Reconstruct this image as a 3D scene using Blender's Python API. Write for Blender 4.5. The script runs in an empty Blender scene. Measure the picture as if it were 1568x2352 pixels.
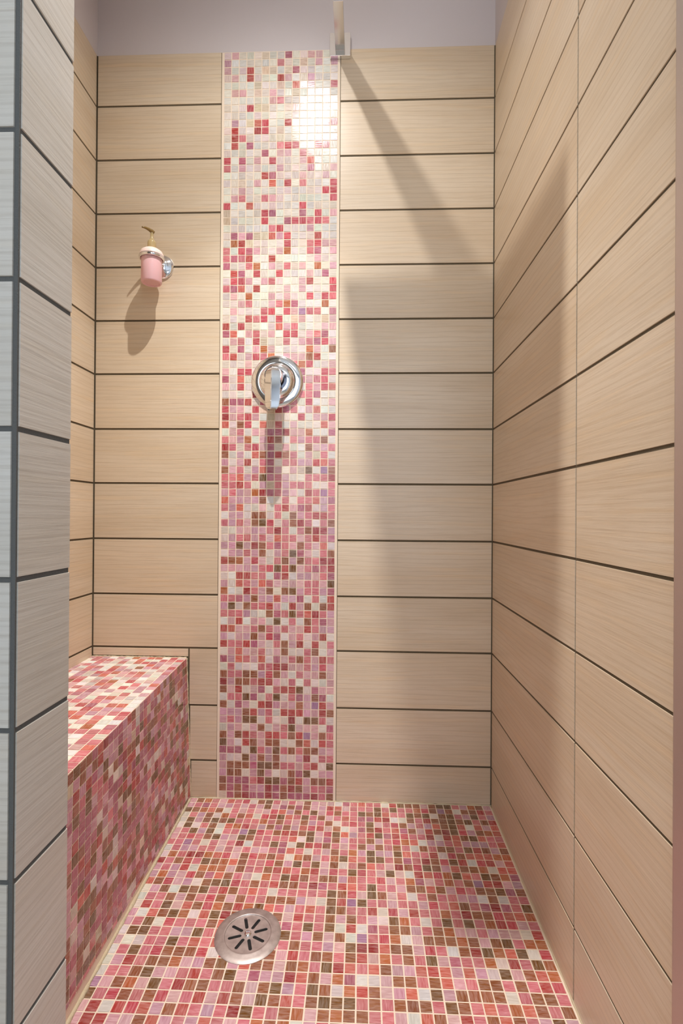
import bpy, bmesh, math, random
from mathutils import Vector, Matrix
random.seed(7)
S = bpy.context.scene
COL = S.collection

# ------------------------------------------------------------------ camera
cam_d = bpy.data.cameras.new('camera')
cam_d.sensor_fit = 'VERTICAL'
cam_d.sensor_height = 36.0
cam_d.lens = 1179.48 / 2352 * 36.0
cam_d.clip_start = 0.02
cam = bpy.data.objects.new('camera', cam_d)
COL.objects.link(cam)
yaw, pitch, roll = 0.03756, 0.00352, 0.00662
F = Vector((-math.sin(yaw), math.cos(yaw), 0)); R = Vector((math.cos(yaw), math.sin(yaw), 0)); U = Vector((0, 0, 1))
F2 = F * math.cos(pitch) + U * math.sin(pitch); U2 = -F * math.sin(pitch) + U * math.cos(pitch)
R3 = R * math.cos(roll) + U2 * math.sin(roll); U3 = -R * math.sin(roll) + U2 * math.cos(roll)
cam.matrix_world = Matrix(((R3.x, U3.x, -F2.x, 0.0), (R3.y, U3.y, -F2.y, -1.42985), (R3.z, U3.z, -F2.z, 0.80064), (0, 0, 0, 1)))
cam_d.dof.use_dof = False
S.camera = cam

# ------------------------------------------------------------------ light
W = bpy.data.worlds.new('world'); S.world = W
W.use_nodes = True
W.node_tree.nodes['Background'].inputs[0].default_value = (0.75, 0.85, 1.0, 1)
W.node_tree.nodes['Background'].inputs[1].default_value = 0.6


def light(name, kind, loc, target, power, color, **kw):
    d = bpy.data.lights.new(name, kind)
    d.energy = power; d.color = color
    for k, v in kw.items():
        setattr(d, k, v)
    o = bpy.data.objects.new(name, d); COL.objects.link(o)
    o.location = loc
    o.rotation_euler = (Vector(target) - Vector(loc)).to_track_quat('-Z', 'Y').to_euler()
    return o


LAMP = (-0.18, -0.53, 2.315)
lamp = light('shower_lamp_light', 'SPOT', LAMP, (LAMP[0], LAMP[1], 0), 70, (1.0, 0.975, 0.95), spot_size=math.radians(172), spot_blend=0.15, shadow_soft_size=0.008)
# beam of the reflector bulb: strong straight down, weak spill to the sides
ld = lamp.data; ld.use_nodes = True; nt = ld.node_tree
em = nt.nodes['Emission']; ge = nt.nodes.new('ShaderNodeNewGeometry'); sx = nt.nodes.new('ShaderNodeVectorMath'); sx.operation = 'DOT_PRODUCT'; sx.inputs[1].default_value = Vector((-0.075, 0.03, -1)).normalized(); ab = nt.nodes.new('ShaderNodeMath'); ab.operation = 'ABSOLUTE'
fc = nt.nodes.new('ShaderNodeFloatCurve')
cv = fc.mapping.curves[0]
BEAM = [(0.0, 0.005), (0.375, 0.02), (0.60, 0.08), (0.80, 0.165), (0.84, 0.31), (0.875, 0.44), (0.925, 0.68), (0.965, 0.82), (1.0, 0.86)]
cv.points[0].location = BEAM[0]; cv.points[1].location = BEAM[-1]
for q in BEAM[1:-1]:
    cv.points.new(*q)
fc.mapping.update()
mx = nt.nodes.new('ShaderNodeMath'); mx.operation = 'MULTIPLY'; mx.inputs[1].default_value = 2.4
nt.links.new(ge.outputs['Incoming'], sx.inputs[0]); nt.links.new(sx.outputs['Value'], ab.inputs[0]); nt.links.new(ab.outputs[0], fc.inputs['Value'])
nt.links.new(fc.outputs[0], mx.inputs[0]); nt.links.new(mx.outputs[0], em.inputs['Strength'])
light('daylight_fill', 'AREA', (-0.05, -2.78, 1.35), (-0.05, 0, 1.25), 20, (0.72, 0.86, 1.0), shape='RECTANGLE', size=1.7, size_y=1.5)  # unseen daylight source, widened and centred to fill both sides of the shower
light('room_fill_light', 'AREA', (0.1, -1.9, 2.36), (0.1, -1.3, 0), 14, (1.0, 0.93, 0.84), shape='DISK', size=0.5)  # unseen warm lamp added as weak fill for the shower

vs = S.view_settings
vs.view_transform = 'Standard'; vs.look = 'None'; vs.gamma = 1.0; vs.use_curve_mapping = False
vs.exposure = -0.06
S.cycles.max_bounces = 10
S.cycles.diffuse_bounces = 6
S.cycles.sample_clamp_indirect = 6.0


# ------------------------------------------------------------------ materials
def srgb(*c):
    return tuple((x / 255 / 12.92 if x / 255 <= 0.04045 else ((x / 255 + 0.055) / 1.055) ** 2.4) for x in c) + (1.0,)


def mat(name, color=(0.8, 0.8, 0.8, 1), rough=0.5, metal=0.0, **kw):
    m = bpy.data.materials.new(name); m.use_nodes = True
    b = m.node_tree.nodes['Principled BSDF']
    b.inputs['Base Color'].default_value = color
    b.inputs['Roughness'].default_value = rough
    b.inputs['Metallic'].default_value = metal
    for k, v in kw.items():
        b.inputs[k].default_value = v
    return m


def N(m, t, **kw):
    n = m.node_tree.nodes.new(t)
    for k, v in kw.items():
        if k in n.inputs:
            n.inputs[k].default_value = v
        else:
            setattr(n, k, v)
    return n


def Lk(m, a, b):
    m.node_tree.links.new(a, b)


def noise_bump(m, scale, strength, dist=0.001):
    b = m.node_tree.nodes['Principled BSDF']
    g = N(m, 'ShaderNodeNewGeometry')
    n = N(m, 'ShaderNodeTexNoise'); n.inputs['Scale'].default_value = scale; n.inputs['Detail'].default_value = 3
    Lk(m, g.outputs['Position'], n.inputs['Vector'])
    bp = N(m, 'ShaderNodeBump'); bp.inputs['Strength'].default_value = strength; bp.inputs['Distance'].default_value = dist
    Lk(m, n.outputs['Fac'], bp.inputs['Height']); Lk(m, bp.outputs['Normal'], b.inputs['Normal'])
    return n


def mixc(m, fac, a, b, blend='MIX'):
    n = N(m, 'ShaderNodeMix'); n.data_type = 'RGBA'; n.blend_type = blend
    for sock, val in ((n.inputs[0], fac), (n.inputs[6], a), (n.inputs[7], b)):
        if isinstance(val, (tuple, float, int)):
            sock.default_value = val
        else:
            Lk(m, val, sock)
    return n.outputs[2]


def ramp(m, src, lo, hi, a=(0, 0, 0, 1), b=(1, 1, 1, 1)):
    r = N(m, 'ShaderNodeValToRGB')
    r.color_ramp.elements[0].position = lo; r.color_ramp.elements[0].color = a
    r.color_ramp.elements[1].position = hi; r.color_ramp.elements[1].color = b
    Lk(m, src, r.inputs[0])
    return r.outputs[0]


def plank_material(name, c_lo, c_hi, c_dark, c_warm):
    m = mat(name, rough=0.36)
    b = m.node_tree.nodes['Principled BSDF']
    b.inputs['Specular IOR Level'].default_value = 0.6
    uv = N(m, 'ShaderNodeUVMap'); uv.uv_map = 'UVMap'

    def stretched(sx, sy, detail=4, dist=0.0, rough=0.5):
        mp = N(m, 'ShaderNodeMapping'); mp.inputs['Scale'].default_value = (sx, sy, 1)
        Lk(m, uv.outputs[0], mp.inputs['Vector'])
        n = N(m, 'ShaderNodeTexNoise'); n.inputs['Scale'].default_value = 1; n.inputs['Detail'].default_value = detail
        n.inputs['Distortion'].default_value = dist; n.inputs['Roughness'].default_value = rough
        Lk(m, mp.outputs[0], n.inputs['Vector'])
        return n.outputs['Fac']
    fine = stretched(9, 330, 4, 0.15, 0.6)
    mid = stretched(4, 75, 5, 0.5)
    broad = stretched(1.6, 9, 3, 0.8)
    # cathedral figure: rings bent by a slow noise along the length
    mp = N(m, 'ShaderNodeMapping'); mp.inputs['Scale'].default_value = (2.2, 11, 1)
    Lk(m, uv.outputs[0], mp.inputs['Vector'])
    wv = N(m, 'ShaderNodeTexWave'); wv.wave_type = 'BANDS'; wv.bands_direction = 'Y'
    wv.inputs['Scale'].default_value = 2.2; wv.inputs['Distortion'].default_value = 7.0
    wv.inputs['Detail'].default_value = 2.0; wv.inputs['Detail Scale'].default_value = 0.5
    Lk(m, mp.outputs[0], wv.inputs['Vector'])
    c = mixc(m, ramp(m, broad, 0.35, 0.68), c_lo, c_hi)
    c = mixc(m, ramp(m, mid, 0.52, 0.80, (0, 0, 0, 1), (0.55, 0.55, 0.55, 1)), c, c_warm)
    c = mixc(m, ramp(m, fine, 0.50, 0.78, (0, 0, 0, 1), (0.50, 0.50, 0.50, 1)), c, c_dark)
    c = mixc(m, ramp(m, wv.outputs['Fac'], 0.72, 1.0, (0, 0, 0, 1), (0.22, 0.22, 0.22, 1)), c, c_dark)
    at = N(m, 'ShaderNodeAttribute'); at.attribute_name = 'tile_color'
    c = mixc(m, 1.0, c, at.outputs['Color'], 'MULTIPLY')
    Lk(m, c, b.inputs['Base Color'])
    bp = N(m, 'ShaderNodeBump'); bp.inputs['Strength'].default_value = 0.35; bp.inputs['Distance'].default_value = 0.0006
    Lk(m, fine, bp.inputs['Height']); Lk(m, bp.outputs['Normal'], b.inputs['Normal'])
    return m


M = {}
M['plank'] = plank_material('pale_oak_look_tile', srgb(208, 187, 159), srgb(218, 200, 175), srgb(180, 154, 121), srgb(224, 194, 152))
M['nib_plank'] = plank_material('daylight_tinted_oak_look_tile', srgb(194, 187, 176), srgb(204, 198, 189), srgb(158, 148, 136), srgb(200, 190, 174))  # oak-look plank with the cool daylight cast painted into its colour
M['dark_grout'] = mat('dark_grout', srgb(92, 80, 60), 0.9)
noise_bump(M['dark_grout'], 500, 0.5)
M['grey_grout'] = mat('grey_grout', srgb(88, 88, 86), 0.9)
noise_bump(M['grey_grout'], 500, 0.5)
M['cream_grout'] = mat('cream_grout', srgb(238, 219, 196), 0.8)
noise_bump(M['cream_grout'], 700, 0.4)
M['cream_caulk'] = mat('cream_caulk', srgb(205, 188, 156), 0.6)
nz = noise_bump(M['cream_caulk'], 160, 0.8, 0.003)
M['paint'] = mat('mauve_grey_paint', srgb(206, 197, 196), 0.75)
noise_bump(M['paint'], 900, 0.15)
M['white_paint'] = mat('white_ceiling_paint', srgb(235, 232, 226), 0.8)
M['room_wall'] = mat('off_white_wall_paint', srgb(222, 226, 232), 0.8)
M['room_floor'] = mat('beige_floor_tile', srgb(190, 175, 155), 0.5)
M['chrome'] = mat('chrome', (0.90, 0.91, 0.93, 1), 0.06, 1.0)
M['sleeve'] = mat('shade_dark_chrome', (0.10, 0.10, 0.12, 1), 0.15, 1.0)  # dark tone paints the shade and dim reflection behind the mixer lever
M['satin'] = mat('satin_chrome', (0.62, 0.60, 0.58, 1), 0.22, 1.0)
M['brushed'] = mat('brushed_aluminium', srgb(196, 184, 176), 0.38, 0.85)
M['dark'] = mat('dark_void', srgb(18, 15, 14), 0.7)
M['steel'] = mat('worn_stainless_steel', srgb(190, 176, 170), 0.45, 0.75)
b = M['steel'].node_tree.nodes['Principled BSDF']
g = N(M['steel'], 'ShaderNodeNewGeometry')
n = N(M['steel'], 'ShaderNodeTexNoise'); n.inputs['Scale'].default_value = 60; n.inputs['Detail'].default_value = 5
Lk(M['steel'], g.outputs['Position'], n.inputs['Vector'])
Lk(M['steel'], mixc(M['steel'], ramp(M['steel'], n.outputs['Fac'], 0.35, 0.7), srgb(178, 164, 158), srgb(208, 196, 190)), b.inputs['Base Color'])
M['pink'] = mat('frosted_pink_plastic', srgb(228, 184, 186), 0.35, 0.0)
M['pink'].node_tree.nodes['Principled BSDF'].inputs['Subsurface Weight'].default_value = 0.4
M['pink'].node_tree.nodes['Principled BSDF'].inputs['Subsurface Radius'].default_value = (0.02, 0.008, 0.008)
M['pink'].node_tree.nodes['Principled BSDF'].inputs['Subsurface Scale'].default_value = 0.6
M['pale_pink'] = mat('pale_pink_plastic', srgb(232, 206, 196), 0.35)
M['amber'] = mat('clear_amber_plastic', srgb(212, 190, 140), 0.15)
M['amber'].node_tree.nodes['Principled BSDF'].inputs['Transmission Weight'].default_value = 0.45
M['amber_dark'] = mat('amber_nozzle_plastic', srgb(150, 122, 72), 0.2)
M['amber_dark'].node_tree.nodes['Principled BSDF'].inputs['Transmission Weight'].default_value = 0.25
M['glass'] = mat('window_glass', (1, 1, 1, 1), 0.0)
M['glass'].node_tree.nodes['Principled BSDF'].inputs['Transmission Weight'].default_value = 1.0


def mosaic_material():
    m = mat('glass_mosaic', rough=0.18)
    b = m.node_tree.nodes['Principled BSDF']
    at = N(m, 'ShaderNodeAttribute'); at.attribute_name = 'tile_color'
    uv = N(m, 'ShaderNodeUVMap'); uv.uv_map = 'UVMap'
    mp = N(m, 'ShaderNodeMapping'); mp.inputs['Scale'].default_value = (0.9, 6.0, 1)
    Lk(m, uv.outputs[0], mp.inputs['Vector'])
    n1 = N(m, 'ShaderNodeTexNoise'); n1.inputs['Scale'].default_value = 1.0; n1.inputs['Detail'].default_value = 4; n1.inputs['Distortion'].default_value = 0.6
    Lk(m, mp.outputs[0], n1.inputs['Vector'])
    light_ = mixc(m, 0.16, at.outputs['Color'], (1.0, 0.90, 0.86, 1))
    dark_ = mixc(m, 0.80, at.outputs['Color'], (0.84, 0.80, 0.78, 1), 'MULTIPLY')
    c = mixc(m, ramp(m, n1.outputs['Fac'], 0.36, 0.68), dark_, light_)
    # copper streaks of the metallic tiles
    n2 = N(m, 'ShaderNodeTexNoise'); n2.inputs['Scale'].default_value = 1.6; n2.inputs['Detail'].default_value = 6; n2.inputs['Roughness'].default_value = 0.7
    Lk(m, mp.outputs[0], n2.inputs['Vector'])
    st = ramp(m, n2.outputs['Fac'], 0.50, 0.66)
    mu = N(m, 'ShaderNodeMath'); mu.operation = 'MULTIPLY'
    Lk(m, at.outputs['Alpha'], mu.inputs[0]); Lk(m, st, mu.inputs[1])
    c = mixc(m, mu.outputs[0], c, srgb(214, 148, 92))
    Lk(m, c, b.inputs['Base Color'])
    m2 = N(m, 'ShaderNodeMath'); m2.operation = 'MULTIPLY'; m2.inputs[1].default_value = 0.75
    Lk(m, mu.outputs[0], m2.inputs[0]); Lk(m, m2.outputs[0], b.inputs['Metallic'])
    Lk(m, ramp(m, n1.outputs['Fac'], 0.3, 0.7, (0.14, 0.14, 0.14, 1), (0.28, 0.28, 0.28, 1)), b.inputs['Roughness'])
    bp = N(m, 'ShaderNodeBump'); bp.inputs['Strength'].default_value = 0.35; bp.inputs['Distance'].default_value = 0.0005
    Lk(m, n1.outputs['Fac'], bp.inputs['Height']); Lk(m, bp.outputs['Normal'], b.inputs['Normal'])
    return m


M['mosaic'] = mosaic_material()


# ------------------------------------------------------------------ helpers
def link_bm(name, bm, material, parent=None, smooth=False):
    me = bpy.data.meshes.new(name); bm.to_mesh(me); bm.free()
    me.materials.append(material)
    if smooth:
        for p in me.polygons:
            p.use_smooth = True
    o = bpy.data.objects.new(name, me); COL.objects.link(o)
    if parent is not None:
        o.parent = parent
    return o


def box(bm, lo, hi, bevel=0.0, seg=2):
    r = bmesh.ops.create_cube(bm, size=1.0)
    vsx = r['verts']
    for v in vsx:
        v.co = Vector([(lo[i] + hi[i]) / 2 + v.co[i] * (hi[i] - lo[i]) for i in range(3)])
    if bevel:
        es = list({e for v in vsx for e in v.link_edges})
        bmesh.ops.bevel(bm, geom=es, offset=bevel, segments=seg, profile=0.5, affect='EDGES')
    return bm


def box_obj(name, lo, hi, material, parent=None, bevel=0.0):
    bm = bmesh.new(); box(bm, lo, hi, bevel)
    return link_bm(name, bm, material, parent)


def lathe(bm, prof, origin, axis, n=64, cap=True):
    """prof: list of (radius, distance along axis)."""
    axis = Vector(axis).normalized()
    a = axis.orthogonal().normalized(); c = axis.cross(a)
    rings = []
    for r, h in prof:
        if r < 1e-6:
            rings.append([bm.verts.new(Vector(origin) + axis * h)])
        else:
            rings.append([bm.verts.new(Vector(origin) + axis * h + (a * math.cos(2 * math.pi * i / n) + c * math.sin(2 * math.pi * i / n)) * r) for i in range(n)])
    for A, B in zip(rings, rings[1:]):
        for i in range(n):
            j = (i + 1) % n
            if len(A) == 1 and len(B) > 1:
                bm.faces.new((A[0], B[i], B[j]))
            elif len(B) == 1 and len(A) > 1:
                bm.faces.new((A[i], B[0], A[j]))
            elif len(A) > 1:
                bm.faces.new((A[i], B[i], B[j], A[j]))
    bmesh.ops.recalc_face_normals(bm, faces=bm.faces[:])


def auto_smooth(o, ang=35):
    me = o.data
    for p in me.polygons:
        p.use_smooth = True
    bm = bmesh.new(); bm.from_mesh(me)
    for e in bm.edges:
        if len(e.link_faces) == 2 and e.calc_face_angle(0) > math.radians(ang):
            e.smooth = False
    bm.to_mesh(me); bm.free()


def tube(bm, pts, radii, n=16):
    rings = []
    for i, p in enumerate(pts):
        d = (Vector(pts[min(i + 1, len(pts) - 1)]) - Vector(pts[max(i - 1, 0)])).normalized()
        a = d.cross(Vector((0, 0.3, 1))).normalized(); c = d.cross(a)
        rings.append([bm.verts.new(Vector(p) + (a * math.cos(2 * math.pi * k / n) + c * math.sin(2 * math.pi * k / n)) * radii[i]) for k in range(n)])
    for A, B in zip(rings, rings[1:]):
        for k in range(n):
            j = (k + 1) % n
            bm.faces.new((A[k], B[k], B[j], A[j]))
    bm.faces.new(rings[0][::-1]); bm.faces.new(rings[-1])
    bmesh.ops.recalc_face_normals(bm, faces=bm.faces[:])


def empty(name, loc=(0, 0, 0)):
    o = bpy.data.objects.new(name, None); COL.objects.link(o); o.location = loc
    return o


def tag(o, label, cat):
    o['label'] = label; o['category'] = cat


def structure(o, label=None):
    o['kind'] = 'structure'
    if label:
        o['label'] = label


class Tiles:
    """A field of raised, chamfered tiles on a surface given by P(a, b) -> point, with normal nrm."""

    def __init__(self):
        self.bm = bmesh.new()
        self.uv = self.bm.loops.layers.uv.new('UVMap')
        self.col = self.bm.loops.layers.float_color.new('tile_color')

    def add(self, P, nrm, a0, a1, b0, b1, h, ch, color, uvs, tilt=(0, 0)):
        nrm = Vector(nrm)
        bm = self.bm
        lo = [Vector(P(a, b)) for a, b in ((a0, b0), (a1, b0), (a1, b1), (a0, b1))]
        ctr = sum(lo, Vector()) / 4
        hi = []
        for k, p in enumerate(lo):
            d = ctr - p
            s = Vector([0, 0, 0])
            # inset along both edges by the chamfer
            e1 = (lo[(k + 1) % 4] - p); e2 = (lo[(k - 1) % 4] - p)
            if e1.length > 1e-6: s += e1.normalized() * min(ch, e1.length * .3)
            if e2.length > 1e-6: s += e2.normalized() * min(ch, e2.length * .3)
            sa = -1 if k in (0, 3) else 1
            sb = -1 if k in (0, 1) else 1
            hi.append(p + s + nrm * (h + sa * tilt[0] + sb * tilt[1]))
        vl = [bm.verts.new(p - nrm * 0.002) for p in lo]
        vh = [bm.verts.new(p) for p in hi]
        faces = [bm.faces.new(vh)]
        for k in range(4):
            j = (k + 1) % 4
            faces.append(bm.faces.new((vl[k], vl[j], vh[j], vh[k])))
        top = faces[0]
        top.normal_update()
        if top.normal.dot(nrm) < 0:
            for f in faces: f.normal_flip()
        index = {v: uvs[k] for k, v in enumerate(vh)}
        index.update({v: uvs[k] for k, v in enumerate(vl)})
        for f in faces:
            for l in f.loops:
                l[self.uv].uv = index[l.vert]
                l[self.col] = color

    def make(self, name, material, parent):
        return link_bm(name, self.bm, material, parent)


# ------------------------------------------------------------------ palette of the mosaic
PAL = {
    'X': (238, 234, 226), 'W': (218, 215, 205), 'w': (218, 204, 195), 'g': (210, 190, 166), 'p': (212, 164, 168), 'l': (200, 150, 164),
    'k': (204, 114, 120), 'm': (174, 94, 114), 'R': (194, 72, 84), 'r': (178, 66, 60), 'd': (154, 40, 42),
    'b': (146, 84, 52), 'n': (112, 73, 28), 'c': (202, 100, 84), 'o': (180, 98, 54), 'v': (164, 116, 150)}
GLIT = {'b': 0.75, 'n': 0.45, 'o': 0.6, 'c': 0.12}


def tile_col(code, jit=0.06, glit=1.0):
    c = PAL[code]
    j = 1 + random.uniform(-jit, jit)
    hue = [1 + random.uniform(-jit, jit) * .5 for _ in range(3)]
    base = srgb(*[max(0, min(255, x * j * hue[i])) for i, x in enumerate(c)])
    gl = GLIT.get(code, 0.0) * glit * random.uniform(0.0, 1.0)
    return (base[0], base[1], base[2], gl)


def mosaic_field(name, parent, P, nrm, na, nb, da, db, pick, A=None, B=None, skip=None, glit=1.0, tilt=0.00012):
    """na x nb tiles of pitch da, db on P(a, b); A, B are the limits of the field."""
    T = Tiles()
    gap = 0.0014
    for i in range(na):
        for j in range(nb):
            a0 = i * da + gap / 2; a1 = (i + 1) * da - gap / 2
            b0 = j * db + gap / 2; b1 = (j + 1) * db - gap / 2
            if A: a0 = max(a0, A[0]); a1 = min(a1, A[1])
            if B: b0 = max(b0, B[0]); b1 = min(b1, B[1])
            if a1 - a0 < 0.003 or b1 - b0 < 0.003: continue
            if skip and skip((a0 + a1) / 2, (b0 + b1) / 2): continue
            jx = random.uniform(-.0003, .0003); jy = random.uniform(-.0003, .0003)
            o = (random.uniform(0, 60), random.uniform(0, 60))
            q = [(0, 0), (1, 0), (1, 1), (0, 1)]
            if random.random() < 0.35: q = [(y, x) for x, y in q]
            uvs = [(o[0] + x, o[1] + y) for x, y in q]
            T.add(P, nrm, a0 + jx, a1 + jx, b0 + jy, b1 + jy, 0.0007, 0.0007, tile_col(pick(i, j), glit=glit), uvs,
                  (random.uniform(-tilt, tilt), random.uniform(-tilt, tilt)))
    return T.make(name, M['mosaic'], parent)


def weighted(table):
    keys = list(table); w = [table[k] for k in keys]
    return lambda i, j: random.choices(keys, w)[0]


# ------------------------------------------------------------------ plank walls
ROWS = [2.1, 1.9537, 1.8005, 1.6478, 1.4955, 1.3437, 1.1925, 1.0368, 0.8835, 0.7265, 0.5705, 0.4185, 0.2600, 0.1055, -0.03]


def planks(name, parent, P, nrm, spans, rows, gz=0.0042, gx=0.0030, material='plank', vary=0.03, top_gap=None):
    """spans: list of (a0, a1); rows: descending heights."""
    T = Tiles()
    for r, (zt, zb) in enumerate(zip(rows, rows[1:])):
        for s, (a0, a1) in enumerate(spans):
            off = (random.uniform(0, 30), random.uniform(0, 30))
            q = [(a0, zb), (a1, zb), (a1, zt), (a0, zt)]
            uvs = [(x + off[0], y + off[1]) for x, y in q]
            v = 1 + random.uniform(-vary, vary)
            w = random.uniform(-.012, .012)
            T.add(P, nrm, a0 + gx / 2, a1 - gx / 2, zb + gz / 2, zt - (0 if r == 0 and top_gap else gz / 2), 0.0014, 0.0008, (v + w, v, v - w, 1), uvs)
    return T.make(name, M[material], parent)


XL, XR = -0.7578, 0.3629
SX0, SX1 = -0.3930, -0.0712
CEIL = 2.345
BACKY = 0.0014

# wall_back : grout slab, planks, mosaic strip, painted plaster
wall_back = box_obj('wall_back', (XL - .1, BACKY, -.12), (XR + .1, .12, 2.1), M['dark_grout'])
structure(wall_back, 'back shower wall clad in pale wood-look tiles around a pink mosaic strip')
PB = lambda a, b: (a, BACKY, b)
planks('left_tile_cladding', wall_back, PB, (0, -1, 0), [(XL + .001, SX0 - .0055)], ROWS[:11] , top_gap=True)
# below the level of the bench: a narrow course above the seat and short pieces beside it
T = Tiles()
for a0, a1, zb, zt in ((XL + .001, -.4815, .394, .4205), (-.4800, SX0 - .0055, .2600, .4205), (-.4775, SX0 - .0055, .1055, .2600), (-.4735, SX0 - .0055, .0, .1055)):
    o = (random.uniform(0, 30), random.uniform(0, 30)); v = 1 + random.uniform(-.03, .03)
    gz = 0.0042
    T.add(PB, (0, -1, 0), a0 + .0009, a1 - .0009, zb + gz / 2, zt - gz / 2, .0014, .0008, (v, v, v, 1), [(x + o[0], y + o[1]) for x, y in ((a0, zb), (a1, zb), (a1, zt), (a0, zt))])
rr = ROWS[10]
o_ = (11.3, 4.2)
T.add(PB, (0, -1, 0), XL + .002, SX0 - .0064, .4226, .5684, .0014, .0008, (1, 1, 1, 1), [(x + o_[0], y + o_[1]) for x, y in ((XL, .42), (SX0, .42), (SX0, .57), (XL, .57))])
T.make('bench_side_tile_cladding', M['plank'], wall_back)
planks('right_tile_cladding', wall_back, PB, (0, -1, 0), [(SX1 + .0055, XR)], ROWS[:14] + [0.0], top_gap=True)
box_obj('cream_grout_bed', (SX0 - .0060, .0006, -.02), (SX1 + .0060, .01, 2.0995), M['cream_grout'], wall_back)
plaster = box_obj('painted_plaster', (XL - .1, .0022, 2.1), (XR + .1, .12, CEIL), M['paint'], wall_back)

STRIP = """
wpwWwgWWmwwppWW lWWWwWWkwWgwpWl pWwrwggWgmwwWWW wpWrwWWrpWglWWW WWWWgWWgWcWlWWk WppWgWpwWgWWWWW WWWWwWpkwWWWWpW wwwRggWWwpWWWWW
WwWWwWWWwWWWWWW WlWgcRWWrWpWWkp wrwWdRWgWwWwwwW wrkwWwwgWgWWkpp WrWmWwwkRkwWkRW wWwWwmWppWkwwWW RWmwpwRwWWpcWWW kWpwwWWpwwwmWwp
WWwWwrmwwwpwwpW WwgwpWcWRWkwwWR WwpwWWWWwWWwwRR WpkWwkpwWWWWWWR RWWcwwwWwWRWwww gWWWwRmWwwmWRWp gWWWWRWWmRRkRkW WwwWWWkRWWWpWWW
wmpmggclRWwwrwW worgwwWwRWwkRpp kWRmpwwpoWwkmWp kmkrwwrwWWWwpww mwwkoWpwkwpWowp WrmWRwwRwWWpWmw wRRpWpkwWwprwwR kmcWrWWwpWpwwwR
wpwoWWpwpwwRwRR wwpkWwpkomWWWow WpwwWkRwRpvkkWm wwwrkRWRWgpWwgp rwRgwWwcpkWWwpp mcWpkwpWRRwpkmw WpkWRgwwkwpkmRp RwmWpopWwwWopWb
krwpRkowpppbrWW wwwpwkkkkkoRwwp pwRRwkkpppmwwRk mwcwwkkpkpmpkRw pwRwwkkpkpWkpRc wwWwdkkkkkkkmww bmmrwmmkkkWRWWp RppwRggdmkWpcWw
dpkRpWgwwWRWppR cwbRWcgrwpwwwcp WpkWppmmdppoWWm kploWlrbWklkkbw dkwkRpmwpWWbplk bwlWcbmrbkwpgkW lwlrwkmwkklprck bpkwlcmpwpgnwvb
kkclknmkpwwkkkr kkrkwlgklkkkwwk lklpodmklpWrkvk cllllbWwkwkkclm klcwwpWkrpmrwlk Wllwbbwkwblkrrk klkpbnRwkbdkwkb wWppllkdkwkbddl
wlkkpkpckkpkrkm llnldbkmkpbkpcw wllklbwpknmpwkb rbolRpwkblbkkdd pppllkRnrnpkmkd wWrrkkWmrwplpkm lwckpckppppkkpn oWwdkpbwbnlkklm
kkmlbllcllmwkWr lnwbkkrlwrlbwbr kkklwwbmknkcdkl WprWppwnwkwbkmp rcppkbkpkpprkll lwplbpRmWpkwprw rkkrmpwkbprwrwk wpcppkwpbwwkbWp
mlckpcwmpkbkprk wkwwWkkddppklRp bkkbblRbpwkppbp dlbbkrrpwkWkwWp bprwpmwkrrnwmpp WkknmwknwkmlbmW bwmlwrdlppopvrp lllbrlkwrrrllrb
lklnnwkwwdwnnkw wlpwpbwpknpppwm bpbrkprrkbrvpbk npwrbpbbwwbcwrk mmmwnklnkbkbbpp lwwnlblbwwldwkk lbbbmnnbkkpkrwn lbbwlnlwwbmnwll
bmmmkdnnmbrlbbr bmbmpldmbdbpkkm gmbdmmdmbmmmdkb
""".split()
assert all(len(r) == 15 for r in STRIP), [r for r in STRIP if len(r) != 15]
NR = len(STRIP)
DZ = 2.099 / NR
mosaic_field('mosaic_strip', wall_back, lambda a, b: (SX0 + a, .0006, 2.099 - b), (0, -1, 0), 15, NR, (SX1 - SX0) / 15, DZ,
             lambda i, j: STRIP[j][i], glit=0.35, tilt=0.00028)

# wall_left (slightly out of plumb at the top)
wall_left = box_obj('wall_left', (XL - .1, -.823, -.12), (XL - .0014, BACKY, 2.1), M['dark_grout'])
structure(wall_left, 'left shower wall of pale wood-look tiles behind the bench')
planks('tile_cladding', wall_left, lambda a, b: (XL - .0014, -a, b), (1, 0, 0), [(0.0005, .40), (.40, .822)], ROWS[:11] + [.4205, .370], top_gap=True)
box_obj('painted_plaster', (XL - .1, -.823, 2.1), (XL - .0004, .0022, CEIL), M['paint'], wall_left)

# wall_right
wall_right = box_obj('wall_right', (XR + .0014, -.90, -.12), (XR + .1, BACKY, 2.1), M['dark_grout'])
structure(wall_right, 'right shower wall of pale wood-look tiles')
planks('tile_cladding', wall_right, lambda a, b: (XR + .0014, -a, b), (-1, 0, 0), [(0.0005, .5475), (.5475, .8245)], ROWS, gz=.0038, top_gap=True)
box_obj('painted_plaster', (XR + .0004, -.90, 2.1), (XR + .1, .0022, CEIL), M['paint'], wall_right)

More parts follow.
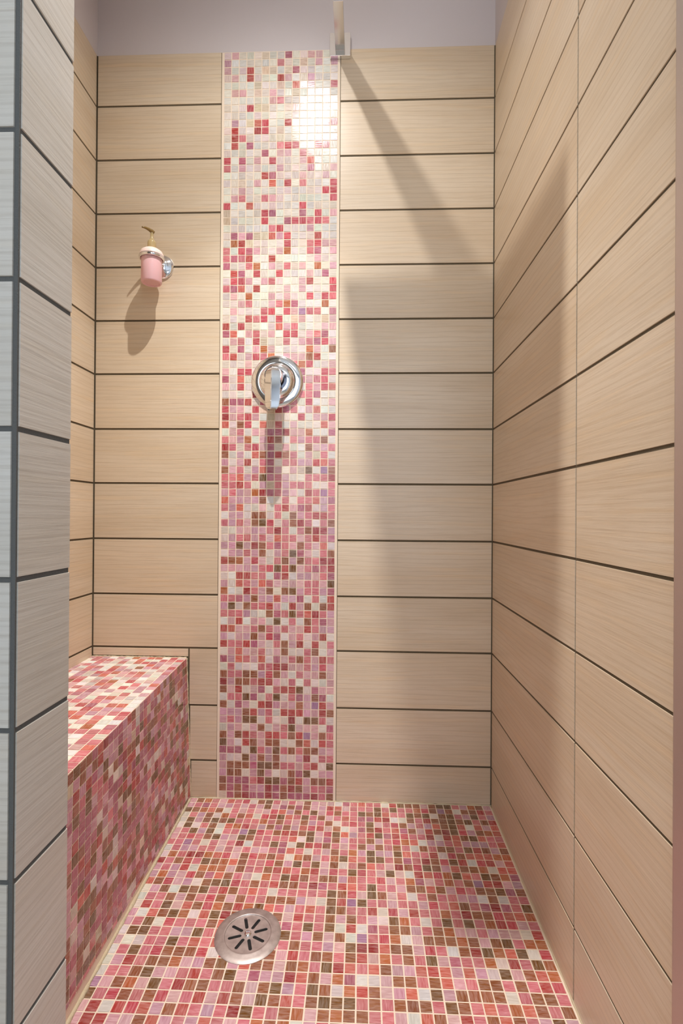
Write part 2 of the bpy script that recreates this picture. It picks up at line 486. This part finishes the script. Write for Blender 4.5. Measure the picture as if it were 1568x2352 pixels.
# wall_front : the tiled nib that ends the front wall on the left
NX = -0.3500
wall_front = box_obj('wall_front', (-1.70, -.9185, -.12), (NX - .0014, -.8240, CEIL), M['grey_grout'])
structure(wall_front, 'tiled end of the wall at the shower entrance, cool daylight cast painted into its tile colour')
NROWS = [2.345, 2.2605, 2.1072, 1.9535, 1.8005, 1.6475, 1.4940, 1.3415, 1.1915, 1.0385, 0.8853, 0.7310, 0.5773, 0.4231, 0.2663, .1090, -.04]
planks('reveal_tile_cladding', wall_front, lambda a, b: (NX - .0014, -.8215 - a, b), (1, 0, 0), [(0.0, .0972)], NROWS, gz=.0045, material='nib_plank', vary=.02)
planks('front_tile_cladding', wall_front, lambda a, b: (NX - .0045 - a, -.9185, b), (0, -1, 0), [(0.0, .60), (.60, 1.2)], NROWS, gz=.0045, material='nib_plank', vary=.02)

box_obj('corner_grout', (NX - .0048, -.9203, -.10), (NX - .0006, -.9186, CEIL), M['grey_grout'], wall_front, .0004)

# floor : sloped mosaic tray
SL = 0.03707
bm = bmesh.new()
vsx = [bm.verts.new(v) for v in ((XL, .0, -.0001), (XR + .003, 0, -.0001), (XR + .003, -.86, -.86 * SL - .0001), (XL, -.86, -.86 * SL - .0001),
                                 (XL, 0, -.12), (XR + .003, 0, -.12), (XR + .003, -.86, -.12), (XL, -.86, -.12))]
for f in ((0, 3, 2, 1), (4, 5, 6, 7), (0, 1, 5, 4), (1, 2, 6, 5), (2, 3, 7, 6), (3, 0, 4, 7)):
    bm.faces.new([vsx[i] for i in f])
floor = link_bm('floor', bm, M['cream_grout'])
structure(floor, 'shower floor of pink, red and copper glass mosaic')
DRAIN = (-.2130, -.4400)
FN = Vector((0, -SL, 1)).normalized()
pf = weighted({'k': 25, 'p': 11, 'l': 8, 'b': 21, 'n': 11, 'c': 9, 'r': 6, 'R': 4, 'd': 2, 'w': 5, 'W': 4, 'o': 6, 'm': 3, 'v': 1})
FX0 = -.0032 - 23 * .0213
pw = weighted({'W': 5, 'w': 4, 'p': 3, 'l': 2})
mosaic_field('mosaic_paving', floor, lambda a, b: (FX0 + a, -b, -b * SL - .0001), FN, 41, 40, .0213, .02135, lambda i, j: pw(i, j) if i <= 1 and random.random() < .75 else pf(i, j),
             A=(-.4740 - FX0, XR - .0015 - FX0), B=(.002, .855), skip=lambda a, b: (FX0 + a - DRAIN[0]) ** 2 + (-b - DRAIN[1]) ** 2 < .045 ** 2, glit=1.0, tilt=.00018)

# shower bench : mosaic seat and front
bench = empty('shower_bench', (-.61, -.41, 0))
tag(bench, 'low built-in shower bench covered in pink and copper mosaic in the left corner', 'bench')


def bp_(x, y, z):
    return Vector((x, y, z))


def face_x(y, t):
    """x of the bench front at distance y from the back wall and height fraction t."""
    s = y / .823
    return (1 - t) * (-.4728 + s * .0075) + t * (-.4869 + s * .0320)


def top_z(y):
    return .3925 - .0125 * y / .823


bm = bmesh.new()
NY, NZ = 20, 8
sect = []
for i in range(NY + 1):
    y = .823 * i / NY
    pts = [(XL, -y, -.04)] + [(face_x(y, k / NZ) - .0003, -y, -.04 if k == 0 else top_z(y) * k / NZ - .0003) for k in range(NZ + 1)] + [(XL, -y, top_z(y) - .0003)]
    sect.append([bm.verts.new(p) for p in pts])
for A_, B_ in zip(sect, sect[1:]):
    for k in range(len(A_)):
        j = (k + 1) % len(A_)
        bm.faces.new((A_[k], A_[j], B_[j], B_[k]))
bm.faces.new(sect[0]); bm.faces.new(sect[-1][::-1])
bmesh.ops.recalc_face_normals(bm, faces=bm.faces[:])
core = link_bm('grouted_core', bm, M['cream_grout'], bench); core.location = -bench.location
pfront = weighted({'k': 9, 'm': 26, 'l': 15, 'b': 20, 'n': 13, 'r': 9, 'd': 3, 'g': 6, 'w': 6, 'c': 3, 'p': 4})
H = .3925
face_n = Vector((1, .03, .03)).normalized()
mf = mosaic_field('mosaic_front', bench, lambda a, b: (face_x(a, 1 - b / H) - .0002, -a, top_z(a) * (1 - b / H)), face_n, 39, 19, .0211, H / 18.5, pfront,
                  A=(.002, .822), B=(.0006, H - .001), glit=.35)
mf.location = -bench.location
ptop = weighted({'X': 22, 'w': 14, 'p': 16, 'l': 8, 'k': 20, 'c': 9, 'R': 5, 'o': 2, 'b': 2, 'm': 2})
WT = .2715
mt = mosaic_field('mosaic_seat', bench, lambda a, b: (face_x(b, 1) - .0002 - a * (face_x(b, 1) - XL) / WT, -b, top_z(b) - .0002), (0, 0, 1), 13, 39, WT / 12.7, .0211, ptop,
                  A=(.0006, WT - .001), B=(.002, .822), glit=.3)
mt.location = -bench.location

# uneven beads of sealant in the corners
def bead(name, pts, r, parent):
    bm = bmesh.new(); P2 = []; rad = []
    n_ = 60
    a, b_ = Vector(pts[0]), Vector(pts[1])
    for i in range(n_ + 1):
        t = i / n_
        P2.append(a.lerp(b_, t)); rad.append(r * random.uniform(.65, 1.25))
    tube(bm, P2, rad, 8)
    return link_bm(name, bm, M['cream_caulk'], parent, True)


trim = bead('trim_1', ((-.474, -.0005, .0002), (XR, -.0005, .0002)), .0028, None); structure(trim, 'cream sealant bead where the back wall meets the floor')
trim = bead('trim_2', ((-.4725, -.0012, 0), (-.4865, -.0012, .392)), .0024, None); structure(trim, 'cream sealant bead between bench end and back wall')
trim = bead('trim_3', ((XL, -.0012, .393), (-.487, -.0012, .393)), .0022, None); structure(trim, 'cream sealant bead behind the bench seat')
trim = bead('trim_4', ((-.4720, -.004, .0008), (-.4650, -.82, -.0296)), .0042, None); structure(trim, 'cream sealant bead along the foot of the bench')
trim = bead('trim_5', ((XR, -.004, 0), (XR, -.82, -.0303)), .0020, None); structure(trim, 'cream sealant bead where the right wall meets the floor')

# ceiling and the bathroom around the camera
ceiling = box_obj('ceiling', (-1.70, -2.9, CEIL), (1.20, .12, CEIL + .1), M['white_paint']); structure(ceiling)
room_floor = box_obj('floor_bathroom', (-1.70, -2.9, -.12), (1.20, -.86, -.034), M['room_floor']); structure(room_floor)
w = box_obj('wall_outer_right', (1.10, -2.9, -.034), (1.20, -.86, CEIL), M['room_wall']); structure(w)
w = box_obj('wall_front_right', (XR + .1, -.96, -.034), (1.10, -.86, CEIL), M['room_wall']); structure(w)
w = box_obj('wall_outer_left', (-1.70, -2.9, -.034), (-1.60, -.9185, CEIL), M['room_wall']); structure(w)
bm = bmesh.new()
for lo_, hi_ in (((-1.6, -2.9, -.034), (-.92, -2.8, CEIL)), ((.82, -2.9, -.034), (1.10, -2.8, CEIL)), ((-.92, -2.9, -.034), (.82, -2.8, .58)), ((-.92, -2.9, 2.12), (.82, -2.8, CEIL))):
    box(bm, lo_, hi_)
w = link_bm('wall_rear', bm, M['room_wall']); structure(w)
bm = bmesh.new()
for lo_, hi_ in (((-.92, -2.87, .58), (-.88, -2.82, 2.12)), ((.78, -2.87, .58), (.82, -2.82, 2.12)), ((-.88, -2.87, .58), (.78, -2.82, .62)), ((-.88, -2.87, 2.08), (.78, -2.82, 2.12)), ((-.07, -2.87, .62), (-.03, -2.82, 2.08))):
    box(bm, lo_, hi_)
w = link_bm('added_window_1', bm, M['white_paint']); structure(w)  # unseen window frame added around the daylight fill

# ------------------------------------------------------------------ door profile on the right edge
prof = empty('shower_door_profile', (XR, -.8255, -.03))
tag(prof, 'slim brushed metal door profile running up the right edge of the wall', 'door frame')
bm = bmesh.new()
box(bm, (XR - .0030, -.8290, -.03), (XR + .0030, -.8245, 2.2), .0008)
o = link_bm('inner_lip', bm, M['brushed'], prof); o.location = -prof.location
bm = bmesh.new()
box(bm, (XR - .0015, -.8330, -.03), (XR + .003, -.8290, 2.2), .0005)
box(bm, (XR - .0080, -.8900, -.03), (XR + .003, -.8330, 2.2), .002)
o = link_bm('channel', bm, M['brushed'], prof); o.location = -prof.location

# ------------------------------------------------------------------ ceiling spotlight above the head
sp = empty('ceiling_spotlight', (LAMP[0], LAMP[1], CEIL))
tag(sp, 'small round recessed spotlight in the ceiling above the shower', 'light')
bm = bmesh.new(); lathe(bm, [(.030, -.001), (.032, -.006), (.042, -.006), (.046, -.001), (.046, 0.0)], (0, 0, 0), (0, 0, 1))
o = link_bm('trim_ring', bm, M['chrome'], sp, True)

# ------------------------------------------------------------------ shower arm with its plate and head
AX, AZ = -.0655, 2.1000
arm = empty('overhead_shower', (AX, 0, AZ))
tag(arm, 'square chrome shower arm on its square wall plate, above the mosaic strip', 'shower head')
bm = bmesh.new(); box(bm, (-.0290, -.0125, -.0290), (.0285, -.0001, .0350), .0012)
link_bm('wall_plate', bm, M['chrome'], arm)
bm = bmesh.new(); box(bm, (-.0130, -.148, -.0130), (.0125, -.0125, .0120), .0008)
link_bm('arm', bm, M['satin'], arm)
bm = bmesh.new(); box(bm, (-.0120, -.445, -.0120), (.0115, -.148, .0110), .0008)
link_bm('arm_extension', bm, M['satin'], arm)
bm = bmesh.new(); lathe(bm, [(0, -.012), (.012, -.012), (.012, -.038), (.016, -.044), (.016, -.048), (0, -.048)], (-.010, -.432, 0), (0, 0, 1), 24)
link_bm('swivel', bm, M['chrome'], arm)
bm = bmesh.new(); box(bm, (-.076, -.522, -.057), (.052, -.366, -.048), .0015)
link_bm('rain_head', bm, M['chrome'], arm)

# ------------------------------------------------------------------ mixer
MX, MZ = -.2356, 1.1690
mix = empty('shower_mixer', (MX, 0, MZ))
tag(mix, 'round polished chrome shower mixer with a flat lever on the mosaic strip', 'tap')
Y = (0, -1, 0)
bm = bmesh.new()
lathe(bm, [(.0735, 0), (.0735, .0035), (.0720, .0065), (.0680, .0090), (.0600, .0110), (.0540, .0118), (.0500, .0112), (.0485, .0125), (.0470, .0160), (.0420, .0200), (.0340, .0226), (.0270, .0235), (0, .0235)], (0, 0, 0), Y, 96)
esc = link_bm('escutcheon', bm, M['chrome'], mix); auto_smooth(esc, 40)
bm = bmesh.new()
lathe(bm, [(.0232, .0555), (.0250, .0560), (.0250, .0575), (.0245, .0590), (.0245, .0700), (.0225, .0740), (0, .0750)], (0, 0, 0), Y, 64)
bod = link_bm('cartridge_body', bm, M['chrome'], mix); auto_smooth(bod, 40)
bm = bmesh.new()
lathe(bm, [(.0300, .0225), (.0300, .0250), (.0232, .0265), (.0232, .0560)], (0, 0, 0), Y, 64)  # ring added to darken the hollow between lever and escutcheon
gk = link_bm('shade_sleeve', bm, M['sleeve'], mix); auto_smooth(gk, 40); gk['label'] = 'added sleeve behind the lever, shade put into its dark colour'
# lever: a faceted paddle hanging in front of the body
bm = bmesh.new()
secs = [(.021, .0080, .064, .0790), (.0165, .0150, .064, .0830), (.0080, .0195, .064, .0860), (-.010, .0208, .066, .0880), (-.040, .0205, .073, .0903), (-.072, .0198, .079, .0925), (-.0870, .0175, .082, .0930), (-.0950, .0110, .084, .0922)]
rings = []
for z, hw, yb, yf in secs:
    rings.append([bm.verts.new(p) for p in ((-hw, -yb, z), (-hw, -(yf - .011), z), (-.002, -yf, z), (hw, -(yf - .0074), z), (hw, -yb, z))])
for A_, B_ in zip(rings, rings[1:]):
    for k in range(5):
        j = (k + 1) % 5
        bm.faces.new((A_[k], A_[j], B_[j], B_[k]))
bm.faces.new(rings[0][::-1]); bm.faces.new(rings[-1])
bmesh.ops.recalc_face_normals(bm, faces=bm.faces[:])
bmesh.ops.bevel(bm, geom=bm.edges[:], offset=.0012, segments=2, affect='EDGES')
lev = link_bm('lever', bm, M['chrome'], mix); auto_smooth(lev, 25)

# ------------------------------------------------------------------ soap dispenser and its holder
DX, DZc = -.5700, 1.4890
hold = empty('dispenser_holder', (DX, 0, DZc))
tag(hold, 'chrome wall holder with a ring around the pink soap dispenser', 'holder')
bm = bmesh.new()
lathe(bm, [(.0340, 0), (.0340, .003), (.0325, .0055), (.0270, .0085), (.0200, .0120), (.0140, .0175), (0, .019)], (.0045, 0, .005), Y, 64)
o = link_bm('wall_rose', bm, M['chrome'], hold); auto_smooth(o, 40)
bm = bmesh.new()
tube(bm, [(.0045, -.014, .005), (.004, -.022, .002), (.002, -.030, 0), (.001, -.036, 0)], [.0085, .0070, .0062, .0060], 20)
link_bm('stub_arm', bm, M['chrome'], hold, True)
bm = bmesh.new()
NR_, rc, ry = 72, .0305, .062
ringp = []
for i in range(NR_):
    t = 2 * math.pi * i / NR_
    c_ = Vector((math.cos(t), math.sin(t), 0))
    ring = []
    for k in range(12):
        u_ = 2 * math.pi * k / 12
        ring.append(bm.verts.new(c_ * (rc + .0030 * math.cos(u_)) + Vector((0, -ry, .0042 * math.sin(u_)))))
    ringp.append(ring)
for i in range(NR_):
    A_, B_ = ringp[i], ringp[(i + 1) % NR_]
    for k in range(12):
        j = (k + 1) % 12
        bm.faces.new((A_[k], B_[k], B_[j], A_[j]))
bmesh.ops.recalc_face_normals(bm, faces=bm.faces[:])
link_bm('ring', bm, M['chrome'], hold, True)

disp = empty('soap_dispenser', (DX, -.062, DZc - .068))
tag(disp, 'frosted pink soap dispenser with an amber pump, hung on the left wall section', 'soap dispenser')
Zx = (0, 0, 1)
bm = bmesh.new()
lathe(bm, [(0, .0035), (.0200, .0030), (.0225, 0), (.0255, .0008), (.0270, .0035), (.0270, .060), (.0270, .0730)], (0, 0, 0), Zx, 64)
o = link_bm('bottle', bm, M['pink'], disp); auto_smooth(o, 40)
bm = bmesh.new()
lathe(bm, [(.0290, .0728), (.0315, .0732), (.0312, .0780), (.0275, .0850), (.0200, .0905), (.0120, .0930), (0, .0930)], (0, 0, 0), Zx, 64)
o = link_bm('shoulder', bm, M['pale_pink'], disp); auto_smooth(o, 40)
pump = None
bm = bmesh.new()
lathe(bm, [(.0105, .0925), (.0112, .094), (.0112, .110), (.0100, .114), (.0065, .117), (.0045, .122), (.0040, .139), (0, .139)], (0, 0, 0), Zx, 32)
o = link_bm('pump_collar', bm, M['amber'], disp); auto_smooth(o, 40)
bm = bmesh.new()
tube(bm, [(.004, .004, .1385), (0, 0, .1410), (-.005, -.007, .1425), (-.0095, -.014, .1425), (-.0135, -.020, .1415), (-.0165, -.0245, .1395)], [.0048, .0054, .0042, .0032, .0026, .0018], 16)
o = link_bm('pump_nozzle', bm, M['amber_dark'], disp, True)

# ------------------------------------------------------------------ floor drain
dr = empty('floor_drain', (DRAIN[0], DRAIN[1], DRAIN[1] * SL))
dr.rotation_euler = (math.atan(SL), 0, math.radians(-3))
tag(dr, 'round stainless steel floor drain with eight radial slots set in the mosaic', 'drain')
bm = bmesh.new()
lathe(bm, [(.0435, .0020), (.0440, .0042), (.0452, .0050), (.0475, .0044), (.0550, .0038), (.0610, .0026), (.0635, .0012), (.0637, .0000), (.0637, -.004)], (0, 0, 0), Zx, 96)
o = link_bm('flange', bm, M['steel'], dr); auto_smooth(o, 50)
# slotted grate: polar mesh with the slots left open
bm = bmesh.new()
RO, TH, NS = .0438, .0016, 8
lathe(bm, [(0, .0024), (RO, .0030), (RO, .0014), (0, .0008)], (0, 0, 0), Zx, 96)
grate = link_bm('grate', bm, M['steel'], dr)
cut_bm = bmesh.new()
for k in range(NS):
    a = math.radians(22.5 + 45 * k)
    d = Vector((math.cos(a), math.sin(a), 0)); p_ = Vector((-d.y, d.x, 0))
    prof_ = []
    r0, r1, hw = .0155, .0350, .0032
    for i in range(9):
        t = math.pi * i / 8
        prof_.append(d * (r1 + hw * math.sin(t)) + p_ * (hw * math.cos(t)))
    for i in range(9):
        t = math.pi * i / 8
        prof_.append(d * (r0 - hw * math.sin(t)) - p_ * (hw * math.cos(t)))
    va = [cut_bm.verts.new(q + Vector((0, 0, -.01))) for q in prof_]
    vb = [cut_bm.verts.new(q + Vector((0, 0, .01))) for q in prof_]
    n_ = len(va)
    for i in range(n_):
        j = (i + 1) % n_
        cut_bm.faces.new((va[i], va[j], vb[j], vb[i]))
    cut_bm.faces.new(va[::-1]); cut_bm.faces.new(vb)
bmesh.ops.recalc_face_normals(cut_bm, faces=cut_bm.faces[:])
cutter = link_bm('cutter', cut_bm, M['steel'], dr)
bpy.context.view_layer.update()
md = grate.modifiers.new('slots', 'BOOLEAN'); md.operation = 'DIFFERENCE'; md.object = cutter; md.solver = 'EXACT'
dg = bpy.context.evaluated_depsgraph_get()
new_me = bpy.data.meshes.new_from_object(grate.evaluated_get(dg))
grate.modifiers.clear(); grate.data = new_me
bpy.data.objects.remove(cutter)
bm = bmesh.new(); lathe(bm, [(.0437, .0008), (.0437, .0004), (0, .0004)], (0, 0, 0), Zx, 48)
link_bm('dark_well', bm, M['dark'], dr)
bm = bmesh.new(); lathe(bm, [(.0070, .0026), (.0070, .0040), (.0055, .0056), (.0030, .0060), (.0025, .0050), (0, .0048)], (0, 0, 0), Zx, 32)
o = link_bm('centre_screw', bm, M['chrome'], dr); auto_smooth(o, 50)
